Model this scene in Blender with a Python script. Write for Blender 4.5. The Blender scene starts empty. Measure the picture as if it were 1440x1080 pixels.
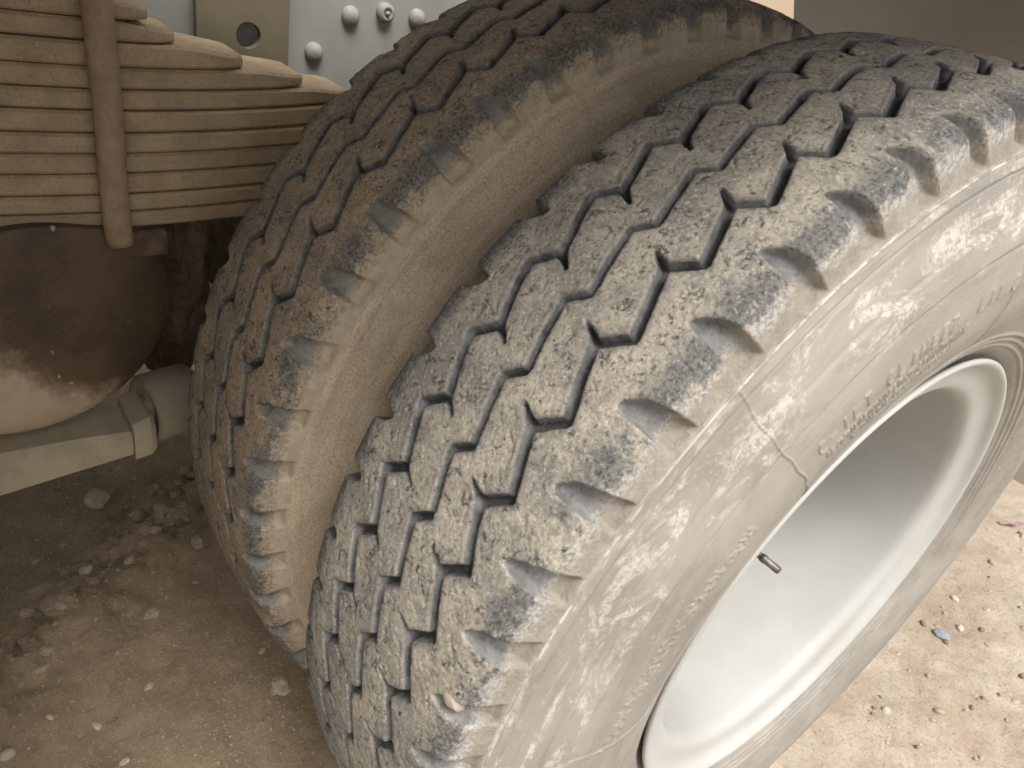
import bpy, bmesh, math, random
import numpy as np
from mathutils import Matrix, Vector

SC = bpy.context.scene
COL = SC.collection
rng = np.random.default_rng(7)
random.seed(7)

# ------------------------------------------------------------------ camera
cam_d = bpy.data.cameras.new("camera")
cam = bpy.data.objects.new("camera", cam_d)
COL.objects.link(cam)
R_ = (0.58965, 0.78633, 0.18439)
D_ = (0.51113, -0.18653, -0.83902)
F_ = (-0.62535, 0.58898, -0.51190)
CP = (0.3162, -0.7377, 1.0889)
m = Matrix(((R_[0], -D_[0], -F_[0], CP[0]), (R_[1], -D_[1], -F_[1], CP[1]), (R_[2], -D_[2], -F_[2], CP[2]), (0, 0, 0, 1)))
cam.matrix_world = m
cam_d.sensor_width = 36.0
cam_d.lens = 1055.986 / 1440 * 36
cam_d.clip_start = 0.02
cam_d.clip_end = 2000
cam_d.dof.use_dof = True
cam_d.dof.focus_distance = 0.84
cam_d.dof.aperture_fstop = 13.0
SC.camera = cam

# ------------------------------------------------------------------ world, sun, exposure
SUN_EL, SUN_AZ = math.radians(62), math.radians(105)      # azimuth clockwise from +Y
w = bpy.data.worlds.new("World")
SC.world = w
w.use_nodes = True
nt = w.node_tree
nt.nodes.clear()
sky = nt.nodes.new("ShaderNodeTexSky")
sky.sky_type = 'NISHITA'
sky.sun_disc = False
sky.sun_elevation = SUN_EL
sky.sun_rotation = SUN_AZ
sky.dust_density = 6.0
sky.air_density = 1.0
sky.ozone_density = 1.0
hsv = nt.nodes.new("ShaderNodeHueSaturation")
hsv.inputs['Saturation'].default_value = 0.20
bgn = nt.nodes.new("ShaderNodeBackground")
bgn.inputs['Strength'].default_value = 0.15
out = nt.nodes.new("ShaderNodeOutputWorld")
nt.links.new(sky.outputs[0], hsv.inputs['Color'])
nt.links.new(hsv.outputs[0], bgn.inputs['Color'])
nt.links.new(bgn.outputs[0], out.inputs['Surface'])
sd = bpy.data.lights.new("sun", 'SUN')
sd.energy = 1.1
sd.angle = math.radians(25)
sd.color = (1.0, 0.975, 0.94)
sun = bpy.data.objects.new("sun", sd)
COL.objects.link(sun)
sdir = Vector((math.sin(SUN_AZ) * math.cos(SUN_EL), math.cos(SUN_AZ) * math.cos(SUN_EL), math.sin(SUN_EL)))
sun.rotation_euler = sdir.to_track_quat('Z', 'Y').to_euler()
sun.location = (3, -1, 4)
vs = SC.view_settings
vs.view_transform = 'Standard'
vs.look = 'None'
vs.exposure = 0.95
vs.gamma = 1.0

# ------------------------------------------------------------------ helpers
def tag(o, label=None, cat=None, group=None, kind=None):
    if label: o['label'] = label
    if cat: o['category'] = cat
    if group: o['group'] = group
    if kind: o['kind'] = kind
    return o

def empty(name, loc, parent=None):
    o = bpy.data.objects.new(name, None)
    o.empty_display_size = 0.05
    o.location = loc
    COL.objects.link(o)
    o.parent = parent
    return o

def link_mesh(name, me, mat=None, parent=None, loc=(0, 0, 0)):
    o = bpy.data.objects.new(name, me)
    COL.objects.link(o)
    o.parent = parent
    o.location = loc
    if mat:
        if len(me.materials) == 0:
            me.materials.append(mat)
        else:
            o.material_slots[0].link = 'OBJECT'
            o.material_slots[0].material = mat
    return o

def mesh_np(name, V, F, smooth=True, attrs=None):
    me = bpy.data.meshes.new(name)
    V = np.asarray(V, np.float32)
    F = np.asarray(F, np.int32)
    n, k = F.shape
    me.vertices.add(len(V))
    me.vertices.foreach_set("co", V.ravel())
    me.loops.add(n * k)
    me.loops.foreach_set("vertex_index", F.ravel())
    me.polygons.add(n)
    me.polygons.foreach_set("loop_start", np.arange(0, n * k, k, dtype=np.int32))
    me.update(calc_edges=True)
    if smooth:
        me.polygons.foreach_set("use_smooth", np.ones(n, bool))
    if attrs:
        for an, av in attrs.items():
            a = me.attributes.new(an, 'FLOAT_VECTOR', 'POINT')
            a.data.foreach_set("vector", np.asarray(av, np.float32).ravel())
    me.validate()
    return me

def grid_faces(nr, nc, wrap):
    i = np.arange(nr - 1)[:, None]
    j = np.arange(nc if wrap else nc - 1)[None, :]
    j2 = (j + 1) % nc
    a = i * nc + j
    b = i * nc + j2
    c = (i + 1) * nc + j2
    d = (i + 1) * nc + j
    return np.stack([a, b, c, d], -1).reshape(-1, 4)

_TAB = {}
def vnoise(x, y, seed):
    N = 256
    if seed not in _TAB:
        _TAB[seed] = np.random.default_rng(seed).random((N, N))
    T = _TAB[seed]
    xi = np.floor(x).astype(int); yi = np.floor(y).astype(int)
    fx = x - xi; fy = y - yi
    fx = fx * fx * (3 - 2 * fx); fy = fy * fy * (3 - 2 * fy)
    a = T[xi % N, yi % N]; b = T[(xi + 1) % N, yi % N]; c = T[xi % N, (yi + 1) % N]; d = T[(xi + 1) % N, (yi + 1) % N]
    return (a * (1 - fx) + b * fx) * (1 - fy) + (c * (1 - fx) + d * fx) * fy - 0.5

def fbm(x, y, seed, octv=4):
    t = 0; amp = 1.0
    for k in range(octv):
        t = t + amp * vnoise(x * 2 ** k + 13.7 * k, y * 2 ** k + 7.1 * k, seed + k)
        amp *= 0.5
    return t

def sstep(a, b, x):
    t = np.clip((x - a) / (b - a), 0, 1)
    return t * t * (3 - 2 * t)

def bm_mesh(name, bm, smooth=False):
    me = bpy.data.meshes.new(name)
    bm.normal_update()
    bm.to_mesh(me)
    bm.free()
    if smooth:
        me.polygons.foreach_set("use_smooth", np.ones(len(me.polygons), bool))
    return me

def add_box(bm, x0, x1, y0, y1, z0, z1, bev=0.0, seg=2):
    r = bmesh.ops.create_cube(bm, size=1.0)
    vsx = r['verts']
    for v in vsx:
        v.co = Vector(((x0 + x1) / 2 + v.co.x * (x1 - x0), (y0 + y1) / 2 + v.co.y * (y1 - y0), (z0 + z1) / 2 + v.co.z * (z1 - z0)))
    if bev:
        es = list({e for v in vsx for e in v.link_edges})
        bmesh.ops.bevel(bm, geom=es, offset=bev, segments=seg, affect='EDGES', profile=0.6)

def tube(bm, pts, rad, seg=16, cap=True):
    pts = [Vector(p) for p in pts]
    rings = []
    up = None
    for i, p in enumerate(pts):
        d = (pts[min(i + 1, len(pts) - 1)] - pts[max(i - 1, 0)]).normalized()
        if up is None:
            up = Vector((0, 0, 1)) if abs(d.z) < 0.9 else Vector((1, 0, 0))
        sde = d.cross(up).normalized()
        up = sde.cross(d).normalized()
        rr = rad[i] if hasattr(rad, '__len__') else rad
        rings.append([bm.verts.new(p + (sde * math.cos(2 * math.pi * k / seg) + up * math.sin(2 * math.pi * k / seg)) * rr) for k in range(seg)])
    for a, b in zip(rings[:-1], rings[1:]):
        for k in range(seg):
            bm.faces.new((a[k], a[(k + 1) % seg], b[(k + 1) % seg], b[k]))
    if cap:
        bm.faces.new(rings[0][::-1]); bm.faces.new(rings[-1])

def lathe_x(profile, n=128, name="lathe", cx=0, cy=0, cz=0):
    P = np.array(profile)
    th = np.linspace(0, 2 * np.pi, n, endpoint=False)
    V = np.stack([np.repeat(P[:, 0:1], n, 1) + cx, cy - P[:, 1:2] * np.cos(th)[None], cz + P[:, 1:2] * np.sin(th)[None]], -1).reshape(-1, 3)
    return mesh_np(name, V, grid_faces(len(P), n, True)[:, ::-1])

def smooth_profile(ctrl, step):
    """dense polyline through (x, r) control points (Catmull-Rom), resampled at even arc length"""
    P = np.array(ctrl, float)
    Q = np.vstack([2 * P[0] - P[1], P, 2 * P[-1] - P[-2]])
    o = []
    for i in range(1, len(Q) - 2):
        t = np.linspace(0, 1, 40, endpoint=False)[:, None]
        p0, p1, p2, p3 = Q[i - 1], Q[i], Q[i + 1], Q[i + 2]
        o.append(0.5 * ((2 * p1) + (-p0 + p2) * t + (2 * p0 - 5 * p1 + 4 * p2 - p3) * t ** 2 + (-p0 + 3 * p1 - 3 * p2 + p3) * t ** 3))
    o = np.vstack(o + [P[-1:]])
    s = np.concatenate([[0], np.cumsum(np.hypot(*np.diff(o, axis=0).T))])
    n = max(4, int(round(s[-1] / step)) + 1)
    si = np.linspace(0, s[-1], n)
    return np.stack([np.interp(si, s, o[:, 0]), np.interp(si, s, o[:, 1])], 1), si

# ------------------------------------------------------------------ materials
class NT:
    def __init__(s, name):
        s.m = bpy.data.materials.new(name)
        s.m.use_nodes = True
        s.t = s.m.node_tree
        s.b = s.t.nodes['Principled BSDF']
        s.o = s.t.nodes['Material Output']
    def n(s, ty, **kw):
        nd = s.t.nodes.new(ty)
        for k, v in kw.items():
            setattr(nd, k, v)
        return nd
    def L(s, a, b):
        s.t.links.new(a, b)
    def val(s, sock, v):
        if hasattr(v, 'links') or isinstance(v, bpy.types.NodeSocket):
            s.L(v, sock)
        else:
            sock.default_value = v
    def attr(s, name):
        return s.n('ShaderNodeAttribute', attribute_name=name).outputs['Vector']
    def obj(s):
        return s.n('ShaderNodeTexCoord').outputs['Object']
    def sep(s, v):
        nd = s.n('ShaderNodeSeparateXYZ'); s.L(v, nd.inputs[0]); return nd.outputs
    def comb(s, x, y, z):
        nd = s.n('ShaderNodeCombineXYZ')
        for i, v in enumerate((x, y, z)): s.val(nd.inputs[i], v)
        return nd.outputs[0]
    def scale(s, v, sc):
        nd = s.n('ShaderNodeMapping'); s.L(v, nd.inputs['Vector']); nd.inputs['Scale'].default_value = sc; return nd.outputs[0]
    def noise(s, v, sc, det=4, rough=0.6, dist=0.0):
        nd = s.n('ShaderNodeTexNoise'); s.L(v, nd.inputs['Vector'])
        nd.inputs['Scale'].default_value = sc; nd.inputs['Detail'].default_value = det; nd.inputs['Roughness'].default_value = rough
        nd.inputs['Distortion'].default_value = dist
        return nd.outputs['Fac']
    def voro(s, v, sc, feature='F1'):
        nd = s.n('ShaderNodeTexVoronoi', feature=feature); s.L(v, nd.inputs['Vector']); nd.inputs['Scale'].default_value = sc
        return nd.outputs['Distance'], nd.outputs.get('Color')
    def ramp(s, f, a, b, lo=0.0, hi=1.0):
        nd = s.n('ShaderNodeMapRange', interpolation_type='SMOOTHSTEP'); s.val(nd.inputs[0], f)
        nd.inputs[1].default_value = a; nd.inputs[2].default_value = b; nd.inputs[3].default_value = lo; nd.inputs[4].default_value = hi
        return nd.outputs[0]
    def math(s, op, a, b=0.0):
        nd = s.n('ShaderNodeMath', operation=op); s.val(nd.inputs[0], a); s.val(nd.inputs[1], b); return nd.outputs[0]
    def mul(s, a, b): return s.math('MULTIPLY', a, b)
    def add(s, a, b): return s.math('ADD', a, b)
    def mix(s, f, a, b):
        nd = s.n('ShaderNodeMix', data_type='RGBA')
        s.val(nd.inputs[0], f)
        for sock, v in ((nd.inputs[6], a), (nd.inputs[7], b)):
            if isinstance(v, bpy.types.NodeSocket): s.L(v, sock)
            else: sock.default_value = (*v, 1)
        return nd.outputs[2]
    def done(s, col, rough=0.8, bump=None, bdist=0.001, bstr=1.0, metal=0.0, spec=0.3):
        s.val(s.b.inputs['Roughness'], rough)
        s.b.inputs['Metallic'].default_value = metal
        s.b.inputs['Specular IOR Level'].default_value = spec
        if isinstance(col, bpy.types.NodeSocket): s.L(col, s.b.inputs['Base Color'])
        else: s.b.inputs['Base Color'].default_value = (*col, 1)
        if bump is not None:
            bn = s.n('ShaderNodeBump'); s.L(bump, bn.inputs['Height'])
            bn.inputs['Distance'].default_value = bdist; bn.inputs['Strength'].default_value = bstr
            s.L(bn.outputs[0], s.b.inputs['Normal'])
        return s.m

def mat_tread(name, dust, dust2, rubber, clean, chalk, face):
    t = NT(name)
    pc = t.attr('pc'); o = t.obj(); wr = t.sep(t.attr('wear'))[0]
    s, arc, dep = t.sep(pc)[0], t.sep(pc)[1], t.sep(pc)[2]
    sa = t.math('ABSOLUTE', s)
    big = t.noise(o, 13, 4, 0.6)
    mid = t.noise(o, 60, 6, 0.68)
    mid2 = t.noise(o, 95, 6, 0.7, 0.8)
    fine = t.noise(o, 330, 5, 0.78)
    grit, gc = t.voro(o, 430)
    streak = t.noise(t.scale(pc, (420, 150, 1)), 1.0, 5, 0.72, 0.8)
    # dusty rib tops, scrubbed to grey rubber here and there
    c = t.mix(t.ramp(mid, 0.36, 0.62), dust2, dust)
    grey = tuple(0.55 * a + 0.45 * b for a, b in zip(clean, dust2))
    c = t.mix(t.ramp(big, 0.44, 0.62, 0, 0.7), c, grey)
    c = t.mix(t.ramp(fine, 0.47, 0.36, 0, 0.8), c, tuple(0.6 * x for x in grey))
    c = t.mix(t.ramp(fine, 0.53, 0.64, 0, 0.7), c, tuple(min(0.8, x * 1.35) for x in dust))
    c = t.mix(t.mul(t.ramp(mid2, 0.48, 0.36), t.ramp(fine, 0.64, 0.42)), c, tuple(1.3 * x for x in rubber))
    c = t.mix(t.ramp(streak, 0.40, 0.30, 0, 0.9), c, rubber)
    c = t.mix(t.mul(t.ramp(grit, 0.30, 0.15), t.ramp(t.sep(gc)[0], 0.80, 0.86, 0, 0.8)), c, tuple(min(0.8, x * 1.7) for x in dust))
    # lips of grooves and notches rubbed bare
    lip = t.mul(wr, t.ramp(t.add(t.mul(mid2, 0.7), t.mul(fine, 0.5)), 0.50, 0.66))
    c = t.mix(t.mul(lip, 0.55), c, t.mix(t.ramp(fine, 0.4, 0.6), rubber, clean))
    # cleaner rubber on the scrubbed shoulder edge
    edge = t.add(sa, t.math('MULTIPLY', t.add(mid, -0.5), 0.045))
    band = t.mul(t.ramp(edge, 0.076, 0.094), t.ramp(edge, 0.113, 0.107))
    cl = t.mix(t.ramp(fine, 0.36, 0.60), tuple(1.2 * x for x in rubber), clean)
    cl = t.mix(t.ramp(t.noise(o, 210, 4, 0.8), 0.55, 0.68, 0, 0.75), cl, chalk)
    patch = t.ramp(t.noise(o, 17, 5, 0.62), 0.36, 0.48)
    c = t.mix(t.mul(band, t.mul(patch, 0.9)), c, cl)
    # chalk on the rounded corner, then the smooth dusty shoulder face
    e2 = t.add(sa, t.math('MULTIPLY', t.add(t.noise(o, 110, 6, 0.75), -0.5), 0.028))
    ck = t.mix(t.ramp(fine, 0.42, 0.58), tuple(0.55 * x for x in chalk), chalk)
    c = t.mix(t.mul(t.ramp(e2, 0.105, 0.111), t.ramp(t.noise(o, 28, 4, 0.6), 0.36, 0.52, 0.25, 0.9)), c, ck)
    fc = t.mix(t.ramp(mid, 0.35, 0.65), face, tuple(0.78 * x for x in face))
    fc = t.mix(t.ramp(fine, 0.42, 0.32, 0, 0.55), fc, tuple(2.2 * x for x in rubber))
    c = t.mix(t.ramp(e2, 0.114, 0.122), c, fc)
    # grooves and notches: bare darker rubber with a little caught dust
    gv = t.mix(t.ramp(mid, 0.30, 0.62), tuple(1.4 * x for x in rubber), tuple(1.15 * x for x in clean))
    gv = t.mix(t.ramp(dep, 0.0060, 0.0098, 0, 0.75), gv, rubber)  # groove bottoms get darker with depth
    nv = t.mix(t.ramp(mid, 0.32, 0.62), tuple(0.8 * x for x in clean), tuple(1.45 * x for x in clean))
    nv = t.mix(t.ramp(fine, 0.42, 0.34, 0, 0.6), nv, rubber)
    gv = t.mix(t.ramp(sa, 0.070, 0.074), gv, nv)
    gv = t.mix(t.ramp(t.add(t.mul(mid2, 0.5), t.mul(fine, 0.5)), 0.54, 0.64, 0, 0.6), gv, dust2)
    gr = t.mul(t.ramp(t.add(dep, t.math('MULTIPLY', t.add(fine, -0.5), 0.003)), 0.0012, 0.0030), t.ramp(sa, 0.120, 0.104))
    c = t.mix(t.mul(gr, 0.95), c, gv)
    c = t.mix(t.mul(t.ramp(sa, 0.1318, 0.1328), t.ramp(mid2, 0.44, 0.56, 0, 0.6)), c, chalk)
    h = t.add(t.mul(fine, 1.3), t.add(t.mul(streak, 1.0), t.mul(mid2, 1.2)))
    return t.done(c, t.ramp(mid, 0.3, 0.7, 0.72, 0.95), h, 0.0016, 0.85, spec=0.3)

def mat_sidewall(name, base, base2, scuff, dark, amount=1.0, speck=0.0):
    t = NT(name)
    pc = t.attr('pc'); o = t.obj()
    rad = t.sep(pc)[0]
    big = t.noise(o, 11, 3, 0.5)
    mid = t.noise(o, 55, 5, 0.6)
    fine = t.noise(o, 380, 4, 0.7)
    arcs = t.noise(t.scale(pc, (260, 14, 1)), 1.0, 5, 0.65, 0.4)
    c = t.mix(t.ramp(big, 0.35, 0.65), base, base2)
    c = t.mix(t.ramp(arcs, 0.55, 0.72, 0, 0.5), c, tuple(0.8 * x for x in base2))
    c = t.mix(t.ramp(fine, 0.40, 0.28, 0, 0.25), c, dark)
    if speck:
        gn = t.noise(o, 470, 4, 0.8)
        c = t.mix(t.ramp(gn, 0.53, 0.38, 0, 0.5), c, dark)
        c = t.mix(t.ramp(gn, 0.54, 0.66, 0, 0.5), c, scuff)
    c = t.mix(t.mul(t.ramp(rad, 0.4950, 0.4956), t.ramp(mid, 0.44, 0.56, 0, 0.7 * amount)), c, scuff)
    # chalky scuffs on the bulge and below the shoulder
    zone = t.mul(t.ramp(rad, 0.418, 0.445), t.ramp(rad, 0.50, 0.49))
    sc = t.mul(t.ramp(t.noise(t.scale(pc, (38, 15, 1)), 1.0, 7, 0.74, 0.9), 0.49, 0.60), t.ramp(t.noise(o, 170, 6, 0.8), 0.40, 0.56))
    c = t.mix(t.mul(t.mul(zone, sc), 0.72 * amount), c, scuff)
    gb = t.ramp(t.noise(t.scale(pc, (30, 9, 1)), 1.0, 5, 0.7, 0.5), 0.46, 0.62)
    c = t.mix(t.mul(gb, 0.32), c, tuple(0.62 * x for x in base2))
    c = t.mix(t.ramp(t.math('ABSOLUTE', t.sep(pc)[2]), 0.0003, 0.0022, 0, 0.0), c, dark)
    # thin curved scratches
    w1 = t.noise(t.scale(pc, (70, 40, 1)), 1.0, 2, 0.5, 1.6)
    line = t.mul(t.ramp(t.math('ABSOLUTE', t.add(w1, -0.5)), 0.006, 0.001), t.ramp(big, 0.45, 0.6))
    c = t.mix(t.mul(line, 0.55 * amount), c, scuff)
    h = t.add(t.mul(fine, 0.5), t.mul(arcs, 0.5))
    return t.done(c, t.ramp(mid, 0.3, 0.7, 0.6, 0.8), h, 0.0018 if speck else 0.0006, 0.7, spec=0.3)

def mat_basic(name, a, b, sc=30, rough=0.75, speck=None, sp_amt=0.5, bump=0.0006, fs=350, spec=0.3, metal=0.0):
    t = NT(name)
    o = t.obj()
    mid = t.noise(o, sc, 5, 0.6)
    fine = t.noise(o, fs, 4, 0.7)
    c = t.mix(t.ramp(mid, 0.35, 0.65), a, b)
    if speck:
        c = t.mix(t.ramp(fine, 0.46, 0.30, 0, sp_amt), c, speck)
    return t.done(c, rough, t.add(fine, t.mul(mid, 0.6)), bump, 0.7, spec=spec, metal=metal)

def mat_rim():
    t = NT('rim_paint')
    o = t.obj()
    big = t.noise(o, 7, 4, 0.55)
    fine = t.noise(o, 300, 4, 0.7)
    c = t.mix(t.ramp(big, 0.35, 0.7), (0.375, 0.372, 0.35), (0.335, 0.328, 0.30))
    c = t.mix(t.ramp(t.noise(o, 40, 6, 0.7), 0.60, 0.75, 0, 0.5), c, (0.44, 0.40, 0.33))
    c = t.mix(t.ramp(fine, 0.36, 0.24, 0, 0.4), c, (0.36, 0.33, 0.28))
    return t.done(c, 0.5, fine, 0.0003, 0.4, spec=0.4)

def mat_hub():
    t = NT('trunnion_hub_paint')
    o = t.obj()
    x, y, z = t.sep(o)
    n = t.noise(o, 14, 5, 0.65)
    f = t.noise(o, 230, 6, 0.75, 0.5)
    g = t.noise(o, 420, 3, 0.7)
    tan = t.mix(t.ramp(n, 0.35, 0.65), (0.54, 0.42, 0.295), (0.44, 0.345, 0.24))
    tan = t.mix(t.ramp(f, 0.42, 0.3, 0, 0.5), tan, (0.22, 0.175, 0.125))
    oil = t.mix(t.ramp(n, 0.35, 0.65), (0.062, 0.042, 0.026), (0.115, 0.074, 0.042))
    oil = t.mix(t.ramp(f, 0.52, 0.70, 0, 0.5), oil, (0.16, 0.105, 0.06))
    lvl = t.add(t.add(z, t.mul(y, 0.75)), t.add(t.mul(t.add(n, -0.5), 0.16), t.mul(t.add(f, -0.5), 0.03)))
    wet = t.ramp(lvl, -0.095, -0.03)
    c = t.mix(wet, tan, oil)
    d, _ = t.voro(t.scale(o, (1, 1, 0.6)), 60)
    fl = t.mul(t.ramp(t.add(d, t.mul(t.add(f, -0.5), 0.25)), 0.20, 0.14), t.ramp(t.noise(o, 17, 2, 0.5), 0.53, 0.57))
    c = t.mix(t.mul(fl, 0.9), c, (0.5, 0.43, 0.36))
    rough = t.ramp(wet, 0, 1, 0.85, 0.42)
    return t.done(c, rough, t.add(f, t.mul(g, 0.5)), 0.0012, 0.7)

def mat_ground():
    t = NT('dirt')
    o = t.obj()
    big = t.noise(o, 1.6, 4, 0.55)
    mid = t.noise(o, 14, 6, 0.65)
    fine = t.noise(o, 120, 6, 0.75)
    d, cc = t.voro(o, 95)
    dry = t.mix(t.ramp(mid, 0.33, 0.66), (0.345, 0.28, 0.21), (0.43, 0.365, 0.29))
    shaded_dirt = t.mix(t.ramp(mid, 0.33, 0.66), (0.23, 0.168, 0.105), (0.315, 0.235, 0.15))  # browner dirt that paints in the shade under the truck
    c = t.mix(t.ramp(t.add(t.sep(o)[0], t.mul(t.add(big, -0.5), 0.5)), -0.22, 0.06), shaded_dirt, dry)
    c = t.mix(t.ramp(big, 0.45, 0.65, 0, 0.5), c, (0.25, 0.185, 0.125))
    c = t.mix(t.ramp(fine, 0.47, 0.32, 0, 0.6), c, (0.15, 0.11, 0.08))
    c = t.mix(t.ramp(fine, 0.56, 0.68, 0, 0.55), c, (0.50, 0.42, 0.32))
    peb = t.mul(t.ramp(d, 0.28, 0.20), t.ramp(t.noise(o, 60, 3, 0.6), 0.56, 0.62))
    c = t.mix(t.mul(peb, 0.8), c, (0.52, 0.45, 0.37))
    h = t.add(t.mul(fine, 1.0), t.add(t.mul(mid, 1.0), t.mul(peb, 0.8)))
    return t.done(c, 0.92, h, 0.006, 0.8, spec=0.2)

M_TREAD = mat_tread('tread_rubber_dusty', (0.44, 0.39, 0.31), (0.305, 0.275, 0.225), (0.036, 0.038, 0.038), (0.160, 0.158, 0.152), (0.47, 0.44, 0.40), (0.345, 0.305, 0.25))
M_TREAD_IN = mat_tread('tread_rubber_brown', (0.42, 0.32, 0.215), (0.29, 0.225, 0.155), (0.038, 0.036, 0.033), (0.17, 0.165, 0.145), (0.46, 0.38, 0.275), (0.52, 0.425, 0.305))
M_SIDE = mat_sidewall('sidewall_rubber_pale', (0.275, 0.251, 0.216), (0.225, 0.205, 0.176), (0.54, 0.50, 0.45), (0.11, 0.10, 0.09))
M_SIDE_IN = mat_sidewall('sidewall_rubber_brown', (0.52, 0.42, 0.30), (0.44, 0.35, 0.245), (0.62, 0.51, 0.38), (0.12, 0.095, 0.065), 0.3, 0.3)
M_RIM = mat_rim()
def mat_leaf():
    t = NT('spring_steel_dusty')
    o = t.obj()
    mid = t.noise(o, 26, 5, 0.6)
    st = t.noise(t.scale(o, (8, 3.2, 30)), 6.0, 6, 0.72, 0.4)
    fine = t.noise(o, 330, 5, 0.75)
    d, cc = t.voro(o, 210)
    c = t.mix(t.ramp(mid, 0.35, 0.65), (0.41, 0.315, 0.20), (0.33, 0.25, 0.16))
    c = t.mix(t.ramp(st, 0.52, 0.70, 0, 0.25), c, (0.24, 0.16, 0.09))
    c = t.mix(t.ramp(fine, 0.48, 0.32, 0, 0.6), c, (0.16, 0.105, 0.06))
    c = t.mix(t.mul(t.ramp(d, 0.30, 0.15), t.ramp(t.sep(cc)[0], 0.7, 0.8, 0, 0.8)), c, (0.52, 0.40, 0.25))
    return t.done(c, 0.88, t.add(fine, t.mul(mid, 0.6)), 0.0012, 0.8, spec=0.2)
M_LEAF = mat_leaf()
M_UBOLT = mat_basic('bolt_steel_rusty', (0.34, 0.25, 0.16), (0.26, 0.185, 0.115), 40, 0.8, (0.42, 0.32, 0.2), 0.5, 0.001)
M_FRAME = mat_basic('frame_paint_grey', (0.30, 0.30, 0.275), (0.255, 0.25, 0.225), 9, 0.65, (0.28, 0.26, 0.22), 0.4, 0.0003)
M_PLATE = mat_basic('bracket_paint_tan', (0.165, 0.14, 0.09), (0.135, 0.115, 0.075), 12, 0.75, (0.12, 0.10, 0.07), 0.4, 0.0004)
M_RIVET = mat_basic('rivet_paint_white', (0.31, 0.30, 0.27), (0.25, 0.24, 0.21), 60, 0.6, (0.3, 0.27, 0.22), 0.4, 0.0004)
M_ROD = mat_basic('torque_rod_paint_grey', (0.45, 0.385, 0.27), (0.37, 0.315, 0.225), 24, 0.75, (0.22, 0.18, 0.13), 0.5, 0.0006)
M_BUSH = mat_basic('bushing_paint_grey', (0.32, 0.275, 0.20), (0.25, 0.215, 0.16), 30, 0.7, (0.15, 0.13, 0.1), 0.5, 0.0005)
M_MUD_SHADE = mat_basic('caked_mud_shade', (0.15, 0.105, 0.065), (0.09, 0.062, 0.04), 45, 0.95, (0.05, 0.035, 0.022), 0.6, 0.003, 150)
M_GUARD = mat_basic('mudguard_paint_brown', (0.47, 0.405, 0.33), (0.42, 0.36, 0.295), 5, 0.75, (0.27, 0.21, 0.16), 0.3, 0.0003)
M_BED = mat_basic('bed_steel_dark', (0.12, 0.10, 0.08), (0.09, 0.075, 0.06), 6, 0.8)
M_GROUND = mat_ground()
M_CLOD = mat_basic('clod_dry_earth', (0.40, 0.305, 0.20), (0.30, 0.225, 0.145), 70, 0.95, (0.16, 0.115, 0.075), 0.6, 0.002, 240)
M_CLOD_DARK = mat_basic('clod_dark_earth', (0.30, 0.225, 0.145), (0.235, 0.175, 0.11), 70, 0.95, (0.1, 0.07, 0.045), 0.6, 0.002, 240)
M_STONE_TAN = mat_basic('stone_tan', (0.42, 0.34, 0.25), (0.34, 0.27, 0.19), 60, 0.9, (0.25, 0.19, 0.13), 0.4, 0.001)
M_STONE_PALE = mat_basic('stone_pale', (0.50, 0.43, 0.34), (0.42, 0.355, 0.275), 60, 0.9, (0.32, 0.27, 0.2), 0.4, 0.001)
M_STONE_BLUE = mat_basic('stone_blue_grey', (0.22, 0.235, 0.255), (0.26, 0.272, 0.285), 60, 0.8, (0.13, 0.14, 0.16), 0.4, 0.001)
M_STONE_DARK = mat_basic('stone_brown', (0.23, 0.175, 0.125), (0.18, 0.135, 0.095), 60, 0.9, (0.09, 0.065, 0.045), 0.4, 0.001)
M_SCRAP = mat_basic('scrap_pink_white', (0.62, 0.50, 0.46), (0.60, 0.36, 0.34), 70, 0.7)
M_VALVE = mat_basic('valve_brass_dull', (0.16, 0.15, 0.13), (0.11, 0.10, 0.09), 80, 0.45, None, 0, 0.0003, metal=0.6)

# ------------------------------------------------------------------ tyre building
ZC = 0.535
PIT = 65.5

def seg_dist(x, q, a, b):
    ax, aq = a; bx, bq = b
    dx, dq = bx - ax, bq - aq
    t = np.clip(((x - ax) * dx + (q - aq) * dq) / (dx * dx + dq * dq), 0, 1)
    return np.hypot(x - ax - t * dx, q - aq - t * dq), t

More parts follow.
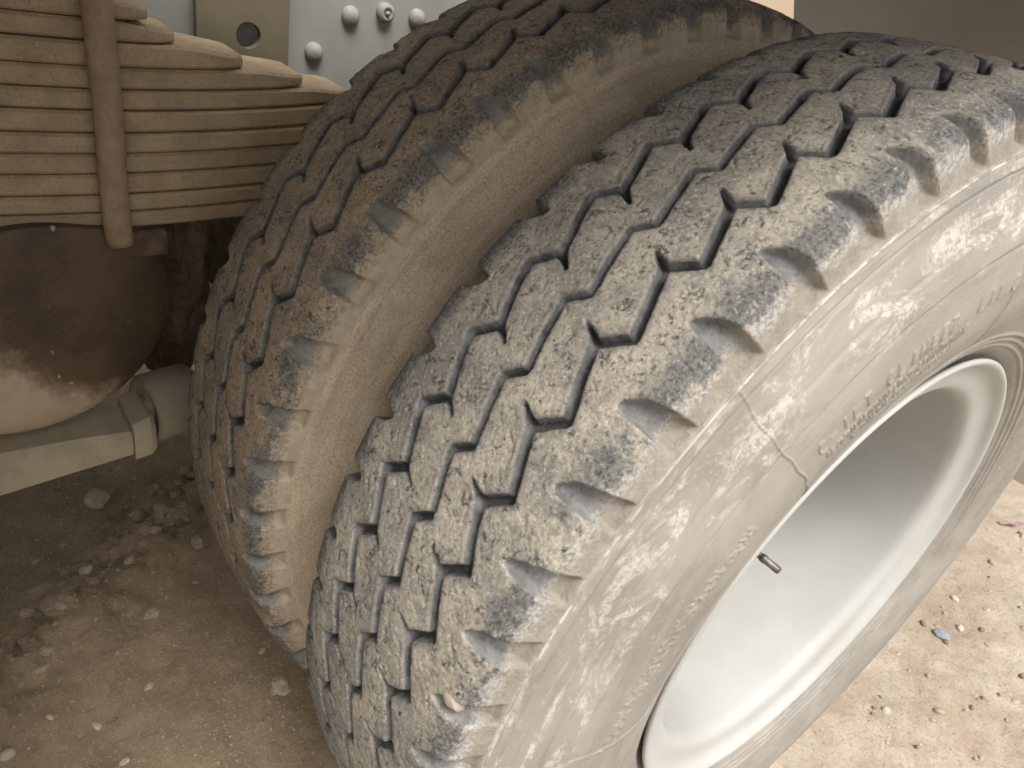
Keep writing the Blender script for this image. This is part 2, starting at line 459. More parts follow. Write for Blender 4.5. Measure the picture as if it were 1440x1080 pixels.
def tread_depth(x, q, s):
    """x, s in mm (signed), q in mm along the tread inside one pitch [0, PIT)"""
    d = np.zeros_like(x)
    g = np.full_like(x, 99.0)
    for k in (-2, -1, 0, 1, 2):
        o = k * PIT
        for pts, hw in (([(37, 0), (56, 17), (37, PIT)], 5.1), ([(-6.5, 12.6), (7, 25.6), (-6.5, 12.6 + PIT)], 4.2), ([(-37, 38), (-56, 21), (-37, 38 - PIT)], 5.1)):
            for a, b in zip(pts[:-1], pts[1:]):
                dd, _ = seg_dist(x, q, (a[0], a[1] + o), (b[0], b[1] + o))
                g = np.minimum(g, dd / hw)
        for a, b in (((37, 0), (23, 8)), ((-37, 38), (-23, 30))):
            dd, t = seg_dist(x, q, (a[0], a[1] + o), (b[0], b[1] + o))
            g = np.minimum(g, dd / (5.2 * (1 - 0.62 * t)) + 0.22 * t)
    d = 10.5 * (1 - sstep(0.42, 1.0, g))
    for sgn in (1, -1):
        ss = s * sgn
        qq = q if sgn == 1 else 38 - q
        up = np.interp(ss, [75, 78, 83, 89, 105, 133], [-21.5, -16, -11.5, -7, -3, 0.7])
        lo = np.interp(ss, [75, 78, 83, 92, 133], [-21.5, -24, -25.5, -26.5, -26])
        env = np.interp(ss, [74.5, 77.5, 84, 98, 110, 122, 131, 134], [0, 6, 10, 13, 12.5, 10, 5.0, 0.3])
        for k in (-2, -1, 0, 1, 2):
            qk = qq - k * PIT
            e = sstep(0, 1, (up - qk) / 2.4) * sstep(0, 1, (qk - lo) / np.interp(ss, [78, 92, 104, 116], [5, 7, 3.5, 1.6]))
            d = np.maximum(d, env * e)
    return d, g

TREAD_CTRL = [(0, .5365), (.02, .5364), (.04, .5357), (.06, .5346), (.08, .5329), (.093, .5305), (.1005, .5268), (.1045, .5215), (.1068, .5145), (.1092, .5065), (.1124, .4972)]

def theta_cols(lo, hi, fine, coarse):
    a = np.arange(lo, hi, fine)
    b = np.arange(hi, lo + 360, coarse)
    return np.concatenate([a, b])

def make_tread(knots, th_deg, ds, seed, nick_range, nnick):
    half, _ = smooth_profile(TREAD_CTRL, ds)
    P = np.vstack([np.stack([-half[::-1, 0], half[::-1, 1]], 1)[:-1], half])
    sA = np.concatenate([[0], np.cumsum(np.hypot(*np.diff(P, axis=0).T))]); sA -= sA[-1] / 2
    T = np.gradient(P, axis=0); T /= np.linalg.norm(T, axis=1)[:, None]
    an = np.radians(np.interp(np.abs(sA), [0, .06, .14], [0, 4, 74])) * np.sign(sA)     # direction the mould cuts in
    Nn = np.stack([np.sin(an), np.cos(an)], 1)
    th = np.radians(th_deg)
    ph = np.interp(th_deg, knots[0], knots[1])
    q = (ph - np.floor(ph)) * PIT
    X = np.repeat(P[:, 0:1], len(th), 1) * 1000
    S = np.repeat(sA[:, None], len(th), 1) * 1000
    Q = np.repeat(q[None], len(P), 0)
    ARC = np.repeat((th * 536.0)[None], len(P), 0)
    # worn, slightly wandering groove lines
    Xw = X + 1.3 * fbm(X / 22 + 50, ARC / 22, seed, 3)
    Qw = Q + 1.6 * fbm(X / 18 + 90, ARC / 18, seed + 11, 3)
    Xw = np.where(np.abs(S) > 100, X, Xw)
    d, gd = tread_depth(Xw, Qw, S + 0.0)
    d0 = d.copy()
    top = 1 - sstep(0.5, 3, d)
    crown = 1 - sstep(112, 120, np.abs(S))
    rough = 0.55 * fbm(X / 7, ARC / 7, seed + 21, 4) + 0.5 * fbm(X / 45, ARC / 45, seed + 31, 2)
    d = (d + rough * (0.30 + 0.70 * crown) + 0.30 * fbm(X / 2.6, ARC / 2.6, seed + 61, 2) * crown) * (1 - sstep(127, 133, np.abs(S)))
    # chips along groove lips
    lip = sstep(0.2, 1.2, d) * (1 - sstep(2.5, 5, d))
    d = d + lip * 1.8 * np.maximum(0, fbm(X / 5, ARC / 5, seed + 41, 3)) * crown
    # nicks cut by stones, slanting across the ribs
    r = np.random.default_rng(seed + 5)
    th_lo, th_hi = nick_range
    j0 = np.searchsorted(th_deg, th_lo); j1 = np.searchsorted(th_deg, th_hi)
    for _ in range(nnick):
        cx = r.uniform(-80, 95); ca = math.radians(r.uniform(th_lo, th_hi)) * 536
        an = r.normal(math.radians(38), 0.25); ln = r.uniform(2.5, 6.5); wd = r.uniform(0.5, 1.1); dp = r.uniform(0.6, 1.6)
        i0, i1 = np.searchsorted(P[:, 0] * 1000, [cx - 8, cx + 8])
        js = np.searchsorted(th_deg, [math.degrees((ca - 8) / 536), math.degrees((ca + 8) / 536)])
        if i1 <= i0 or js[1] <= js[0]: continue
        xx = X[i0:i1, js[0]:js[1]] - cx; aa = ARC[i0:i1, js[0]:js[1]] - ca
        u = xx * math.sin(an) - aa * math.cos(an); v = xx * math.cos(an) + aa * math.sin(an)
        d[i0:i1, js[0]:js[1]] += dp * np.exp(-(u / ln) ** 4 - (v / wd) ** 2)
    dm = d / 1000
    x = P[:, 0:1] - Nn[:, 0:1] * dm
    rr = P[:, 1:2] - Nn[:, 1:2] * dm
    V = np.stack([x, -rr * np.cos(th)[None], rr * np.sin(th)[None]], -1).reshape(-1, 3)
    pc = np.stack([S / 1000, ARC / 1000, d0 / 1000], -1).reshape(-1, 3)
    wv = np.clip(1 - sstep(1.0, 2.1, gd), 0, 1)
    wear = np.stack([wv, wv, wv], -1).reshape(-1, 3)
    return mesh_np("tyre_tread", V, grid_faces(len(P), len(th), True), True, {'pc': pc, 'wear': wear})

SIDE_CTRL = [(.1124, .4972), (.1165, .486), (.1225, .470), (.1300, .450), (.1370, .428), (.1412, .405), (.1422, .388), (.1405, .366), (.1365, .346), (.1310, .328), (.1265, .316), (.1215, .304), (.1160, .2965), (.1100, .288), (.1040, .272), (.1000, .256)]

# worn raised characters: short strokes on a 4 x 6 cell, x along the wheel, y outwards
GLY = {'C': [((3, 6), (1, 6)), ((1, 6), (0, 4)), ((0, 4), (0, 2)), ((0, 2), (1, 0)), ((1, 0), (3, 0))],
       'H': [((0, 0), (0, 6)), ((3, 0), (3, 6)), ((0, 3), (3, 3))], 'I': [((1.5, 0), (1.5, 6))],
       'N': [((0, 0), (0, 6)), ((0, 6), (3, 0)), ((3, 0), (3, 6))], 'L': [((0, 6), (0, 0)), ((0, 0), (3, 0))],
       'E': [((0, 0), (0, 6)), ((0, 6), (3, 6)), ((0, 3), (2.5, 3)), ((0, 0), (3, 0))],
       'Z': [((0, 6), (3, 6)), ((3, 6), (0, 0)), ((0, 0), (3, 0))], 'Y': [((0, 6), (1.5, 3)), ((3, 6), (1.5, 3)), ((1.5, 3), (1.5, 0))],
       'T': [((0, 6), (3, 6)), ((1.5, 6), (1.5, 0))], '-': [((0.3, 3), (2.7, 3))], 'A': [((0, 0), (1.5, 6)), ((1.5, 6), (3, 0)), ((0.7, 2.3), (2.3, 2.3))]}

def add_text(Hh, TH, RR, text, th0, dth, r0, hgt, wid, hw, amp):
    for i, ch in enumerate(text):
        if ch == ' ' or ch not in GLY: continue
        c = th0 + i * dth
        m_ = (np.abs(TH - c - dth * 0.5) < dth) & (RR > r0 - 0.004) & (RR < r0 + hgt + 0.004)
        if not m_.any(): continue
        u = np.radians(TH[m_] - c) * RR[m_]; v = RR[m_] - r0
        best = np.full(u.shape, 9.0)
        for a, b in GLY[ch]:
            dd, _ = seg_dist(u, v, (a[0] / 3 * wid, a[1] / 6 * hgt), (b[0] / 3 * wid, b[1] / 6 * hgt))
            best = np.minimum(best, dd)
        Hh[m_] += amp * (1 - sstep(hw * 0.45, hw, best))

def make_sidewall(th_deg, ds_out, ds_in, seed, detail):
    th = np.radians(th_deg)
    parts_V = []; parts_F = []; parts_A = []; off = 0
    for side in (1, -1):
        P, sA = smooth_profile(SIDE_CTRL, ds_out if side == 1 else ds_in)
        T = np.gradient(P, axis=0); T /= np.linalg.norm(T, axis=1)[:, None]
        Nn = np.stack([-T[:, 1], T[:, 0]], 1)
        r = P[:, 1]
        H1 = np.zeros_like(r)
        H1 += 0.0011 * np.exp(-((r - .4960) / .0007) ** 2)                       # moulded line under the lugs
        H1 += -0.0016 * (1 - sstep(.4850, .4868, r)) + 0.0016 * (1 - sstep(.4530, .4546, r)) - 0.0016 * (1 - sstep(.4298, .4314, r)) - 0.0010 * (np.exp(-((r - .4538) / .0010) ** 2) + np.exp(-((r - .4855) / .0010) ** 2) + np.exp(-((r - .4310) / .0010) ** 2))
        for rc in (.3235, .3165, .3095):
            H1 += 0.0017 * np.exp(-((r - rc) / .0017) ** 2)
        H = np.repeat(H1[:, None], len(th), 1)
        TH = np.repeat(th_deg[None], len(r), 0); RR = np.repeat(r[:, None], len(th), 1)
        H += 0.00022 * fbm(RR * 60, np.radians(TH) * 30, seed, 4) + 0.0006 * fbm(RR * 10, np.radians(TH) * 6, seed + 9, 2)
        if side == 1 and detail:
            for k, a in enumerate((-33.0, 5.0, 43.6, 81.5, 119.5, 157.5)):      # mould-segment flash
                wob = a + 0.45 * np.sin(RR * 34 + k) + 0.10 * np.sin(RR * 190 + 2 * k)
                dist = np.radians(TH - wob) * RR
                H += 0.0014 * np.exp(-(dist / .00065) ** 2) * (RR > .33) * (RR < .496)
            kn = sstep(.3850, .3870, RR) * (1 - sstep(.4010, .4030, RR)) * sstep(4.5, 5.5, TH) * (1 - sstep(36, 37, TH))
            H += kn * 0.0034 * np.clip(fbm(np.radians(TH) * RR / .0021 + 31, RR / .0023 + 17, 77, 1) + 0.05, 0, .35)
            add_text(H, TH, RR, "C-ILT CLIHEEZ  LII CTZ-YI", 46.5, 1.75, .392, .0125, .0062, .0010, .0014)
            add_text(H, TH, RR, "HECNTILAEZCHINELTACEHLEINATECHILNE", 47.5, 0.72, .3765, .008, .0034, .0009, .0015)
            add_text(H, TH, RR, "NECHALTIELCENAHTILCENHEAL", 51.5, 0.74, .3640, .0065, .0030, .0009, .0015)
            add_text(H, TH, RR, "-- --- -- --- ----", 47.5, 1.2, .352, .005, .006, .0009, .0009)
        x = P[:, 0:1] + Nn[:, 0:1] * H; rr = P[:, 1:2] + Nn[:, 1:2] * H
        V = np.stack([side * x, -rr * np.cos(th)[None], rr * np.sin(th)[None]], -1).reshape(-1, 3)
        F = grid_faces(len(P), len(th), True) + off
        if side == -1: F = F[:, ::-1]
        parts_V.append(V); parts_F.append(F)
        parts_A.append(np.stack([RR, np.radians(TH) * 0.42, H], -1).reshape(-1, 3))
        off += len(V)
    return mesh_np("tyre_sidewall", np.vstack(parts_V), np.vstack(parts_F), True, {'pc': np.vstack(parts_A)})

# angle of every tread pitch as it lies on the outer wheel (0 = rearmost point, 90 = top)
ko = [7.97, 13.72, 19.99, 26.09, 32.65, 39.62, 46.71, 53.30]
k_out = (np.array([7.97 - 6.2933 * 10] + ko + [53.3 + 6.2933 * 50]), np.array([-10.0] + list(range(8)) + [57.0]))
ki = [10.0, 16.6, 24.4, 32.1, 39.7, 47.7, 54.3]
sp = (360 - 44.3) / 48
k_in = (np.array([10.0 - sp * 10] + ki + [54.3 + sp * 48]), np.array([-10.0] + list(range(7)) + [54.0]))

truck = empty('truck', (-0.95, 0, 0))
tag(truck, 'dusty truck seen from beside its paired rear wheels, leaf spring and axle hub', 'truck')
TX = 0.95
def tl(x, y, z): return (x + TX, y, z)

wheel_o = empty('wheel', tl(0, 0, ZC), truck)
tag(wheel_o, 'outer wheel with dusty tread, pale scuffed sidewall and off-white rim')
wheel_i = empty('wheel', tl(-0.3263, 0, ZC), truck)
tag(wheel_i, 'inner wheel with browner tread in the shade beside the leaf spring')
for wl, kn, rngs, mt, ms, seed in ((wheel_o, k_out, (-18, 122, .125, .75, .00115, .00115), M_TREAD, M_SIDE, 100), (wheel_i, k_in, (-25, 125, .2, .8, .0019, .003), M_TREAD_IN, M_SIDE_IN, 300)):
    cols = theta_cols(rngs[0], rngs[1], rngs[2], rngs[3])
    link_mesh('tyre_tread', make_tread(kn, cols, rngs[4], seed, (rngs[0] + 2, rngs[1] - 2), 420), mt, wl)
    link_mesh('tyre_sidewall', make_sidewall(cols, rngs[5], .008, seed + 50, wl is wheel_o), ms, wl)

RIM = [(.1120, .2850), (.1150, .2895), (.1180, .2918), (.1207, .2912), (.1215, .2885), (.1200, .2850), (.1165, .2815), (.1125, .2775), (.1095, .2715), (.1078, .2640), (.1062, .2560), (.1035, .2500), (.0990, .2462), (.0935, .2440), (.0860, .2428), (.0700, .2415), (.0200, .2390), (-.0400, .2360), (-.0900, .2310), (-.1200, .2230), (-.1400, .2080), (-.1520, .1800), (-.1560, .1400), (-.1560, .1050)]
RIM_BACK = [(-.1630, .1050), (-.1630, .1400), (-.160, .185), (-.145, .217), (-.120, .232), (-.09, .2385), (.02, .2455), (.09, .2500), (.1000, .2580), (.1040, .2720), (.1080, .2810), (.1120, .2850)]
rp, _ = smooth_profile(RIM, .0022)
rb, _ = smooth_profile(RIM_BACK, .006)
rim_me = lathe_x(np.vstack([rp, rb[0:]]), 220, 'rim')
link_mesh('rim', rim_me, M_RIM, wheel_o)
ri = link_mesh('rim', rim_me, M_RIM, wheel_i)
ri.rotation_euler = (0, 0, math.pi)
bm = bmesh.new()
va = math.radians(31)
def vp(x, r): return (x, -r * math.cos(va), r * math.sin(va))
tube(bm, [vp(.0, .236), vp(.012, .222), vp(.03, .212), vp(.06, .207), vp(.098, .2035)], .0033, 14)
tube(bm, [vp(.0985, .2035), vp(.103, .203), vp(.1035, .203), vp(.117, .202), vp(.1185, .202)], [.0040, .0043, .0037, .0037, .0030], 14)
link_mesh('valve_stem', bm_mesh('valve_stem', bm, True), M_VALVE, wheel_o)

def copy_wheel(src, x, y, turn=0.0, flip=False):
    c = src.copy(); COL.objects.link(c); c.location = tl(x, y, ZC)
    c.rotation_euler = (turn, 0, math.pi if flip else 0)
    c['label'] = 'wheel of the neighbouring axle or far side of the truck'
    for ch in src.children:
        d = ch.copy(); COL.objects.link(d); d.parent = c
        if x < -1 and not ch.name.startswith(('tyre_tread', 'valve')):
            d.material_slots[0].link = 'OBJECT'; d.material_slots[0].material = M_MUD_SHADE  # dark mud colour stands in for shade on far rims and sidewalls
    return c
copy_wheel(wheel_o, 0, -1.36, .7); copy_wheel(wheel_i, -.3263, -1.36, .3)
for yy in (0, -1.36):
    copy_wheel(wheel_i, -1.58, yy, .5, True); copy_wheel(wheel_o, -1.906, yy, .2, True)

# ------------------------------------------------------------------ leaf spring
spring = empty('leaf_spring', tl(-.645, -.55, .70), truck)
SO = Vector((-.645, -.55, .70))
zb = [.956, .933, .911, .886, .863, .841, .817, .794, .771, .747, .726, .706]
ends = [-.500, -.473, -.399, -.324, -.262, -.210, -.165, -.135, -.12, -.12, -.12]
def leaf_mesh(z1, z0, yend, seed):
    r = random.Random(seed)
    bm = bmesh.new()
    t = z1 - z0 - .0016
    ys = list(np.linspace(-1.25, yend - .08, 26)) + [yend - .055, yend - .03, yend - .012, yend]
    sec = [(0, .003), (.003, 0), (.087, 0), (.09, .003), (.09, 1), (.087, 2), (.003, 2), (0, 1)]
    rings = []
    jx = r.uniform(-.0015, .0015)
    for y in ys:
        e = max(0, (y - (yend - .08)) / .08)
        top = t * (1 - 0.46 * max(0, (e - .2) / .8))
        zc = z0 + .2 * (y + .54) ** 2 + .012 * (y + .54)
        nar = .0 if e < 0.8 else (e - 0.8) * .05
        ring = []
        for (u, k) in sec:
            xx = -.60 - u + jx
            if nar: xx = xx - nar if u < .045 else xx + nar
            zz = zc + (k if k < 0.5 else (top - .003 if k == 1 else top))
            ring.append(bm.verts.new((xx - SO.x, y - SO.y, zz - SO.z)))
        rings.append(ring)
    for a, b in zip(rings[:-1], rings[1:]):
        for k in range(8):
            bm.faces.new((a[k], b[k], b[(k + 1) % 8], a[(k + 1) % 8]))
    bm.faces.new(rings[0]); bm.faces.new(rings[-1][::-1])
    return bm_mesh('leaf', bm)
for i in range(len(ends)):
    link_mesh('leaf', leaf_mesh(zb[i], zb[i + 1], ends[i], i), M_LEAF, spring)
bm = bmesh.new()
tube(bm, [(-.583 - SO.x, -.5525 - SO.y + dy, z - SO.z) for z, dy in ((1.22, -.006), (1.0, -.003), (.92, 0), (.85, .001), (.78, 0), (.72, 0), (.705, .001), (.695, .002))], .0148, 20)
link_mesh('u_bolt', bm_mesh('u_bolt', bm, True), M_UBOLT, spring)
bm = bmesh.new()
add_box(bm, -.055, .052, -.45, .055, -.030, .002, .006)
link_mesh('saddle', bm_mesh('saddle', bm), M_MUD_SHADE, spring)

# ------------------------------------------------------------------ trunnion hub under the spring
hub = [(-.16, 0.10), (-.16, .180), (-.02, .184), (.0, .1835), (.012, .178), (.022, .168), (.03, .152), (.036, .13), (.041, .10), (.044, .06), (.045, .02), (.045, .001)]
hp, _ = smooth_profile(hub, .006)
HC = (-.625, -.672, .615)
hm = lathe_x(hp, 96, 'trunnion_hub')
for v in hm.vertices:
    v.co.z = min(v.co.z, .100 + .004 * math.sin(v.co.y * 40))
link_mesh('trunnion_hub', hm, mat_hub(), truck, tl(*HC))

# ------------------------------------------------------------------ torque rod with its bushing eye
rod = empty('torque_rod', tl(-.65, -.60, .38), truck)
RO = Vector((-.65, -.60, .38))
def loft(bm, secs):
    rings = []
    for (y, x0, x1, z0, z1, b) in secs:
        pts = [(x1, z0 + b), (x1, z1 - b), (x1 - b, z1), (x0 + b, z1), (x0, z1 - b), (x0, z0 + b), (x0 + b, z0), (x1 - b, z0)]
        rings.append([bm.verts.new((px - RO.x, y - RO.y, pz - RO.z)) for px, pz in pts])
    for a, b in zip(rings[:-1], rings[1:]):
        for k in range(8):
            bm.faces.new((a[k], a[(k + 1) % 8], b[(k + 1) % 8], b[k]))
    bm.faces.new(rings[0][::-1]); bm.faces.new(rings[-1])
bm = bmesh.new()
loft(bm, [(-1.1, -.70, -.62, .268, .352, .006), (-.90, -.70, -.62, .300, .376, .006), (-.714, -.70, -.62, .333, .402, .006), (-.62, -.70, -.62, .344, .399, .006), (-.552, -.698, -.62, .352, .394, .006), (-.549, -.697, -.621, .353, .393, .006)])
link_mesh('rod_arm', bm_mesh('rod_arm', bm), M_ROD, rod)
bm = bmesh.new()
loft(bm, [(-.5485, -.705, -.612, .346, .408, .008), (-.526, -.705, -.612, .348, .415, .010), (-.519, -.702, -.616, .352, .412, .012)])
link_mesh('rod_clamp', bm_mesh('rod_clamp', bm), M_ROD, rod)
eye = [(-.036, .030), (-.036, .046), (-.032, .051), (.032, .051), (.036, .046), (.036, .037), (.031, .034), (.031, .016), (.036, .014), (.040, .010), (.040, .0005)]
em = lathe_x(eye, 48, 'bushing')
eo = link_mesh('bushing', em, M_BUSH, rod, (-.668 - RO.x, -.487 - RO.y, .402 - RO.z))
eo.rotation_euler = (0, 0, math.radians(-78))

# ------------------------------------------------------------------ frame rail, bracket plate and rivets
rail = empty('frame_rail', tl(-.80, -.45, .98), truck)
FO = Vector((-.80, -.45, .98))
bm = bmesh.new()
add_box(bm, -.01, 0, -1.6, 1.0, -.17, .17, .002)
add_box(bm, -.09, -.0105, -1.6, 1.0, -.17, -.16, .002)
link_mesh('rail_web', bm_mesh('rail_web', bm), M_FRAME, rail, (.02, 0, 0))
bm = bmesh.new()      # bracket plate with a round hole
y0, y1, z0, z1 = -.409, -.288, .800, 1.10
hy, hz, hr = -.343, .904, .0165
N = 32
fr, bk = [], []
for xf, lst in ((-.740, fr), (-.752, bk)):
    inner = [bm.verts.new((xf - FO.x, hy + hr * math.cos(2 * math.pi * k / N) - FO.y, hz + hr * math.sin(2 * math.pi * k / N) - FO.z)) for k in range(N)]
    outer = []
    for k in range(N):
        c, s_ = math.cos(2 * math.pi * k / N), math.sin(2 * math.pi * k / N)
        tmax = min((y1 - hy) / c if c > 1e-6 else ((y0 - hy) / c if c < -1e-6 else 9), (z1 - hz) / s_ if s_ > 1e-6 else ((z0 - hz) / s_ if s_ < -1e-6 else 9))
        outer.append(bm.verts.new((xf - FO.x, hy + c * tmax - FO.y, hz + s_ * tmax - FO.z)))
    lst.append(inner); lst.append(outer)
for k in range(N):
    k2 = (k + 1) % N
    bm.faces.new((fr[0][k], fr[1][k], fr[1][k2], fr[0][k2]))
    bm.faces.new((bk[0][k], bk[0][k2], bk[1][k2], bk[1][k]))
    bm.faces.new((fr[0][k], fr[0][k2], bk[0][k2], bk[0][k]))
    bm.faces.new((fr[1][k], bk[1][k], bk[1][k2], fr[1][k2]))
link_mesh('bracket_plate', bm_mesh('bracket_plate', bm), M_PLATE, rail)
rv = [(0.0, .0135), (.003, .0135), (.006, .0128), (.0095, .0100), (.0118, .0060), (.0126, .0005)]
rvm = lathe_x(rv, 20, 'rivet')
nutm = lathe_x([(0, .0135), (.006, .0135), (.010, .0125), (.0125, .0095), (.0125, .0065), (.0095, .0060), (.0095, .0035), (.015, .0030), (.016, .0005)], 20, 'rivet')
for (yy, zz, me_) in ((-.234, .883, rvm), (-.180, .936, rvm), (-.125, .946, nutm), (-.069, .943, rvm)):
    link_mesh('rivet', me_, M_RIVET, rail, (-.7795 - FO.x, yy - FO.y, zz - FO.z))

# mud-caked bracket hanging behind the hub
bm = bmesh.new()
bmesh.ops.create_icosphere(bm, subdivisions=5, radius=1.0)
from mathutils import noise as mnoise
for v in bm.verts:
    n1 = mnoise.fractal(v.co * 2.2, 1.0, 2.0, 5)
    n2 = mnoise.fractal(v.co * 7.0 + Vector((5, 1, 2)), 1.0, 2.0, 4)
    k = 1 + 0.22 * n1 + 0.10 * n2
    v.co = Vector((v.co.x * .060 * k, v.co.y * .060 * k, v.co.z * .150 * k))
link_mesh('muddy_bracket', bm_mesh('muddy_bracket', bm, True), M_MUD_SHADE, truck, tl(-.78, -.450, .530))

bm = bmesh.new()
tube(bm, [(0, -.10, .02), (0, -.085, .02), (0, -.08, .02), (0, .0, 0), (0, .005, 0), (0, .09, -.02), (0, .12, -.025), (0, .16, -.03)], [.06, .100, .110, .112, .125, .122, .09, .03], 32)
link_mesh('dark_filler', bm_mesh('dark_filler', bm, True), M_MUD_SHADE, truck, tl(-.83, -.27, .600))  # added dark body that fills the bright gap below the spring

# axle tube between the wheels, mudguard, load bed
bm = bmesh.new()
tube(bm, [(.42, 0, ZC), (.30, 0, ZC), (.24, 0, ZC), (.16, 0, ZC), (.05, 0, ZC), (-.05, 0, ZC), (-.15, 0, ZC), (-.25, 0, ZC), (-.9, 0, ZC)], [.09, .09, .10, .125, .17, .20, .17, .12, .10], 40)
link_mesh('axle_tube', bm_mesh('axle_tube', bm, True), M_MUD_SHADE, truck)
bm = bmesh.new()
gp = [(-.765, 1.262), (-.655, 1.0), (-.45, .55), (-.40, .42), (.145, .42), (.145, 1.262)]
ga = [bm.verts.new((px, .735, pz)) for px, pz in gp]; gb_ = [bm.verts.new((px, .745, pz)) for px, pz in gp]
bm.faces.new(ga); bm.faces.new(gb_[::-1])
for k in range(6): bm.faces.new((ga[k], gb_[k], gb_[(k + 1) % 6], ga[(k + 1) % 6]))
bmesh.ops.recalc_face_normals(bm, faces=bm.faces[:])
link_mesh('mudguard', bm_mesh('mudguard', bm), M_GUARD, truck, (TX, 0, 0))
bm = bmesh.new()
add_box(bm, .465, 1.135, -2.6, 2.6, 1.245, 1.285, .004)       # board over the near wheels
add_box(bm, -1.15, 0, -2.6, 2.6, 1.235, 1.275, .004)    # far half; slot over the frame rail added to let light in
add_box(bm, .001, .464, -2.6, -.52, 1.237, 1.273, .004)
add_box(bm, .001, .464, .57, 2.6, 1.237, 1.273, .004)
link_mesh('load_bed', bm_mesh('load_bed', bm), M_BED, truck)  # unseen bed, height and edges shaped to shade the wheels and ground

# ------------------------------------------------------------------ ground
def gz(x, y):
    x = np.asarray(x, float); y = np.asarray(y, float)
    z = 0.018 * fbm(x * 2.2 + 40, y * 2.2 + 40, 900, 3) + 0.010 * fbm(x * 9 + 80, y * 9 + 80, 910, 4) + 0.004 * fbm(x * 45 + 120, y * 45 + 120, 920, 4)
    # berm of clods beside the rut, running alongside the inner wheel
    ln = (x + .79) * math.cos(.72) + (y + .53) * math.sin(.72) * 0.0
    d = ((x + .79) - (-0.75) * (y + .53)) / 1.25
    bw = np.exp(-(d / .085) ** 2)
    z = z + bw * (0.034 + 0.034 * fbm(x * 26 + 7, y * 26 + 3, 930, 5)) - 0.012 * np.exp(-((d - .19) / .08) ** 2)
    near = np.exp(-((x + .0) / .22) ** 2 - (y / .30) ** 2) + np.exp(-((x + .33) / .2) ** 2 - (y / .30) ** 2)
    return z * (1 - 0.7 * np.clip(near, 0, 1)) - 0.004
def axis(lo, hi, step, far):
    c = np.arange(lo, hi, step)
    g = [0.012 * 1.35 ** k for k in range(1, 40)]
    a = []; p = lo
    for k in g:
        p -= k; a.append(p)
        if p < -far: break
    b = []; p = c[-1]
    for k in g:
        p += k; b.append(p)
        if p > far: break
    return np.concatenate([a[::-1], c, b])
gx = axis(-1.5, .75, .0065, 400); gy = axis(-1.1, 2.0, .0075, 400)
GX, GY = np.meshgrid(gx, gy, indexing='ij')
fall = np.clip(1 - (np.hypot(GX, GY) - 20) / 60, 0, 1)
GZ = gz(GX, GY) * fall
gme = mesh_np('ground', np.stack([GX, GY, GZ], -1).reshape(-1, 3), grid_faces(len(gx), len(gy), False))
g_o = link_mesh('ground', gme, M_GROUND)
tag(g_o, 'dry brown dirt ground with grit and clods', None, None, 'structure')

# ------------------------------------------------------------------ stones
def stone_mesh(seed, flat=0.7, sub=2, ang=0.5):
    bm = bmesh.new()
    bmesh.ops.create_icosphere(bm, subdivisions=sub, radius=1.0)
    of = Vector((seed * 3.1, seed * 1.7, seed * 0.9))
    for v in bm.verts:
        k = 1 + 0.35 * mnoise.noise(v.co * 0.9 + of) + 0.16 * ang * mnoise.noise(v.co * 2.6 + of)
        v.co = Vector((v.co.x * k * 1.15, v.co.y * k * .9, v.co.z * k * flat))
    return bm_mesh('stone', bm, ang < 0.7)
def put_stone(name, me, mat, x, y, r, label, cat, group=None, rot=None, sink=.35, zadd=0, sz=1.0):
    o = link_mesh(name, me, mat)
    o.scale = (r, r, r * sz)
    o.location = (x, y, float(gz(x, y)) + r * (0.7 - sink) * sz + zadd)
    o.rotation_euler = rot if rot else (random.uniform(-.4, .4), random.uniform(-.4, .4), random.uniform(0, 6.28))
    tag(o, label, cat, group)
    return o
ST = [stone_mesh(i + 1, .55 + .12 * (i % 4), 2, .5 + .25 * (i % 3)) for i in range(9)]
S3 = [stone_mesh(i + 31, .6, 3, .9) for i in range(4)]
def clod_mesh(seed):
    bm = bmesh.new()
    bmesh.ops.create_icosphere(bm, subdivisions=3, radius=1.0)
    of = Vector((seed * 2.3, seed * 5.7, seed * 1.9))
    sx, sy, sz = random.uniform(.8, 1.3), random.uniform(.7, 1.0), random.uniform(.45, .75)
    for v in bm.verts:
        k = 1 + 0.55 * mnoise.noise(v.co * 1.3 + of) + 0.28 * mnoise.noise(v.co * 3.1 + of) + 0.14 * mnoise.noise(v.co * 7.0 + of)
        v.co = Vector((v.co.x * k * sx, v.co.y * k * sy, v.co.z * k * sz))
    return bm_mesh('dirt_clod', bm)
def variant(me, mat):
    c = me.copy(); c.materials.clear(); c.materials.append(mat); return c
MATS = [M_STONE_TAN, M_STONE_PALE, M_STONE_DARK]
SV = [[variant(s_, mt) for s_ in ST] for mt in MATS]
CLODS = [clod_mesh(i + 1) for i in range(8)]
CV = [[variant(s_, mt) for s_ in CLODS] for mt in (M_CLOD, M_STONE_TAN, M_CLOD_DARK)]
put_stone('stone', variant(clod_mesh(40), M_STONE_TAN), None, -.397, -.415, .019, 'lumpy pale tan stone on the dirt just below the inner tyre', 'stone', None, (0, 0, .4))
put_stone('dirt_clod', variant(CLODS[3], M_CLOD), None, -.690, -.665, .028, 'flat tan slab of dried mud at the foot of the clod ridge', 'clod', None, (0, 0, .9), .4, 0, .45)
put_stone('stone', variant(S3[2], M_STONE_TAN), None, -.955, -.555, .022, 'smooth round stone on dark dirt below the end of the torque rod', 'stone', None, (0, 0, 0), .2)
put_stone('stone', variant(S3[3], M_STONE_BLUE), None, .128, .82, .014, 'small blue grey stone on bright dirt right of the white rim', 'stone', None, (0, 0, .6), .2)
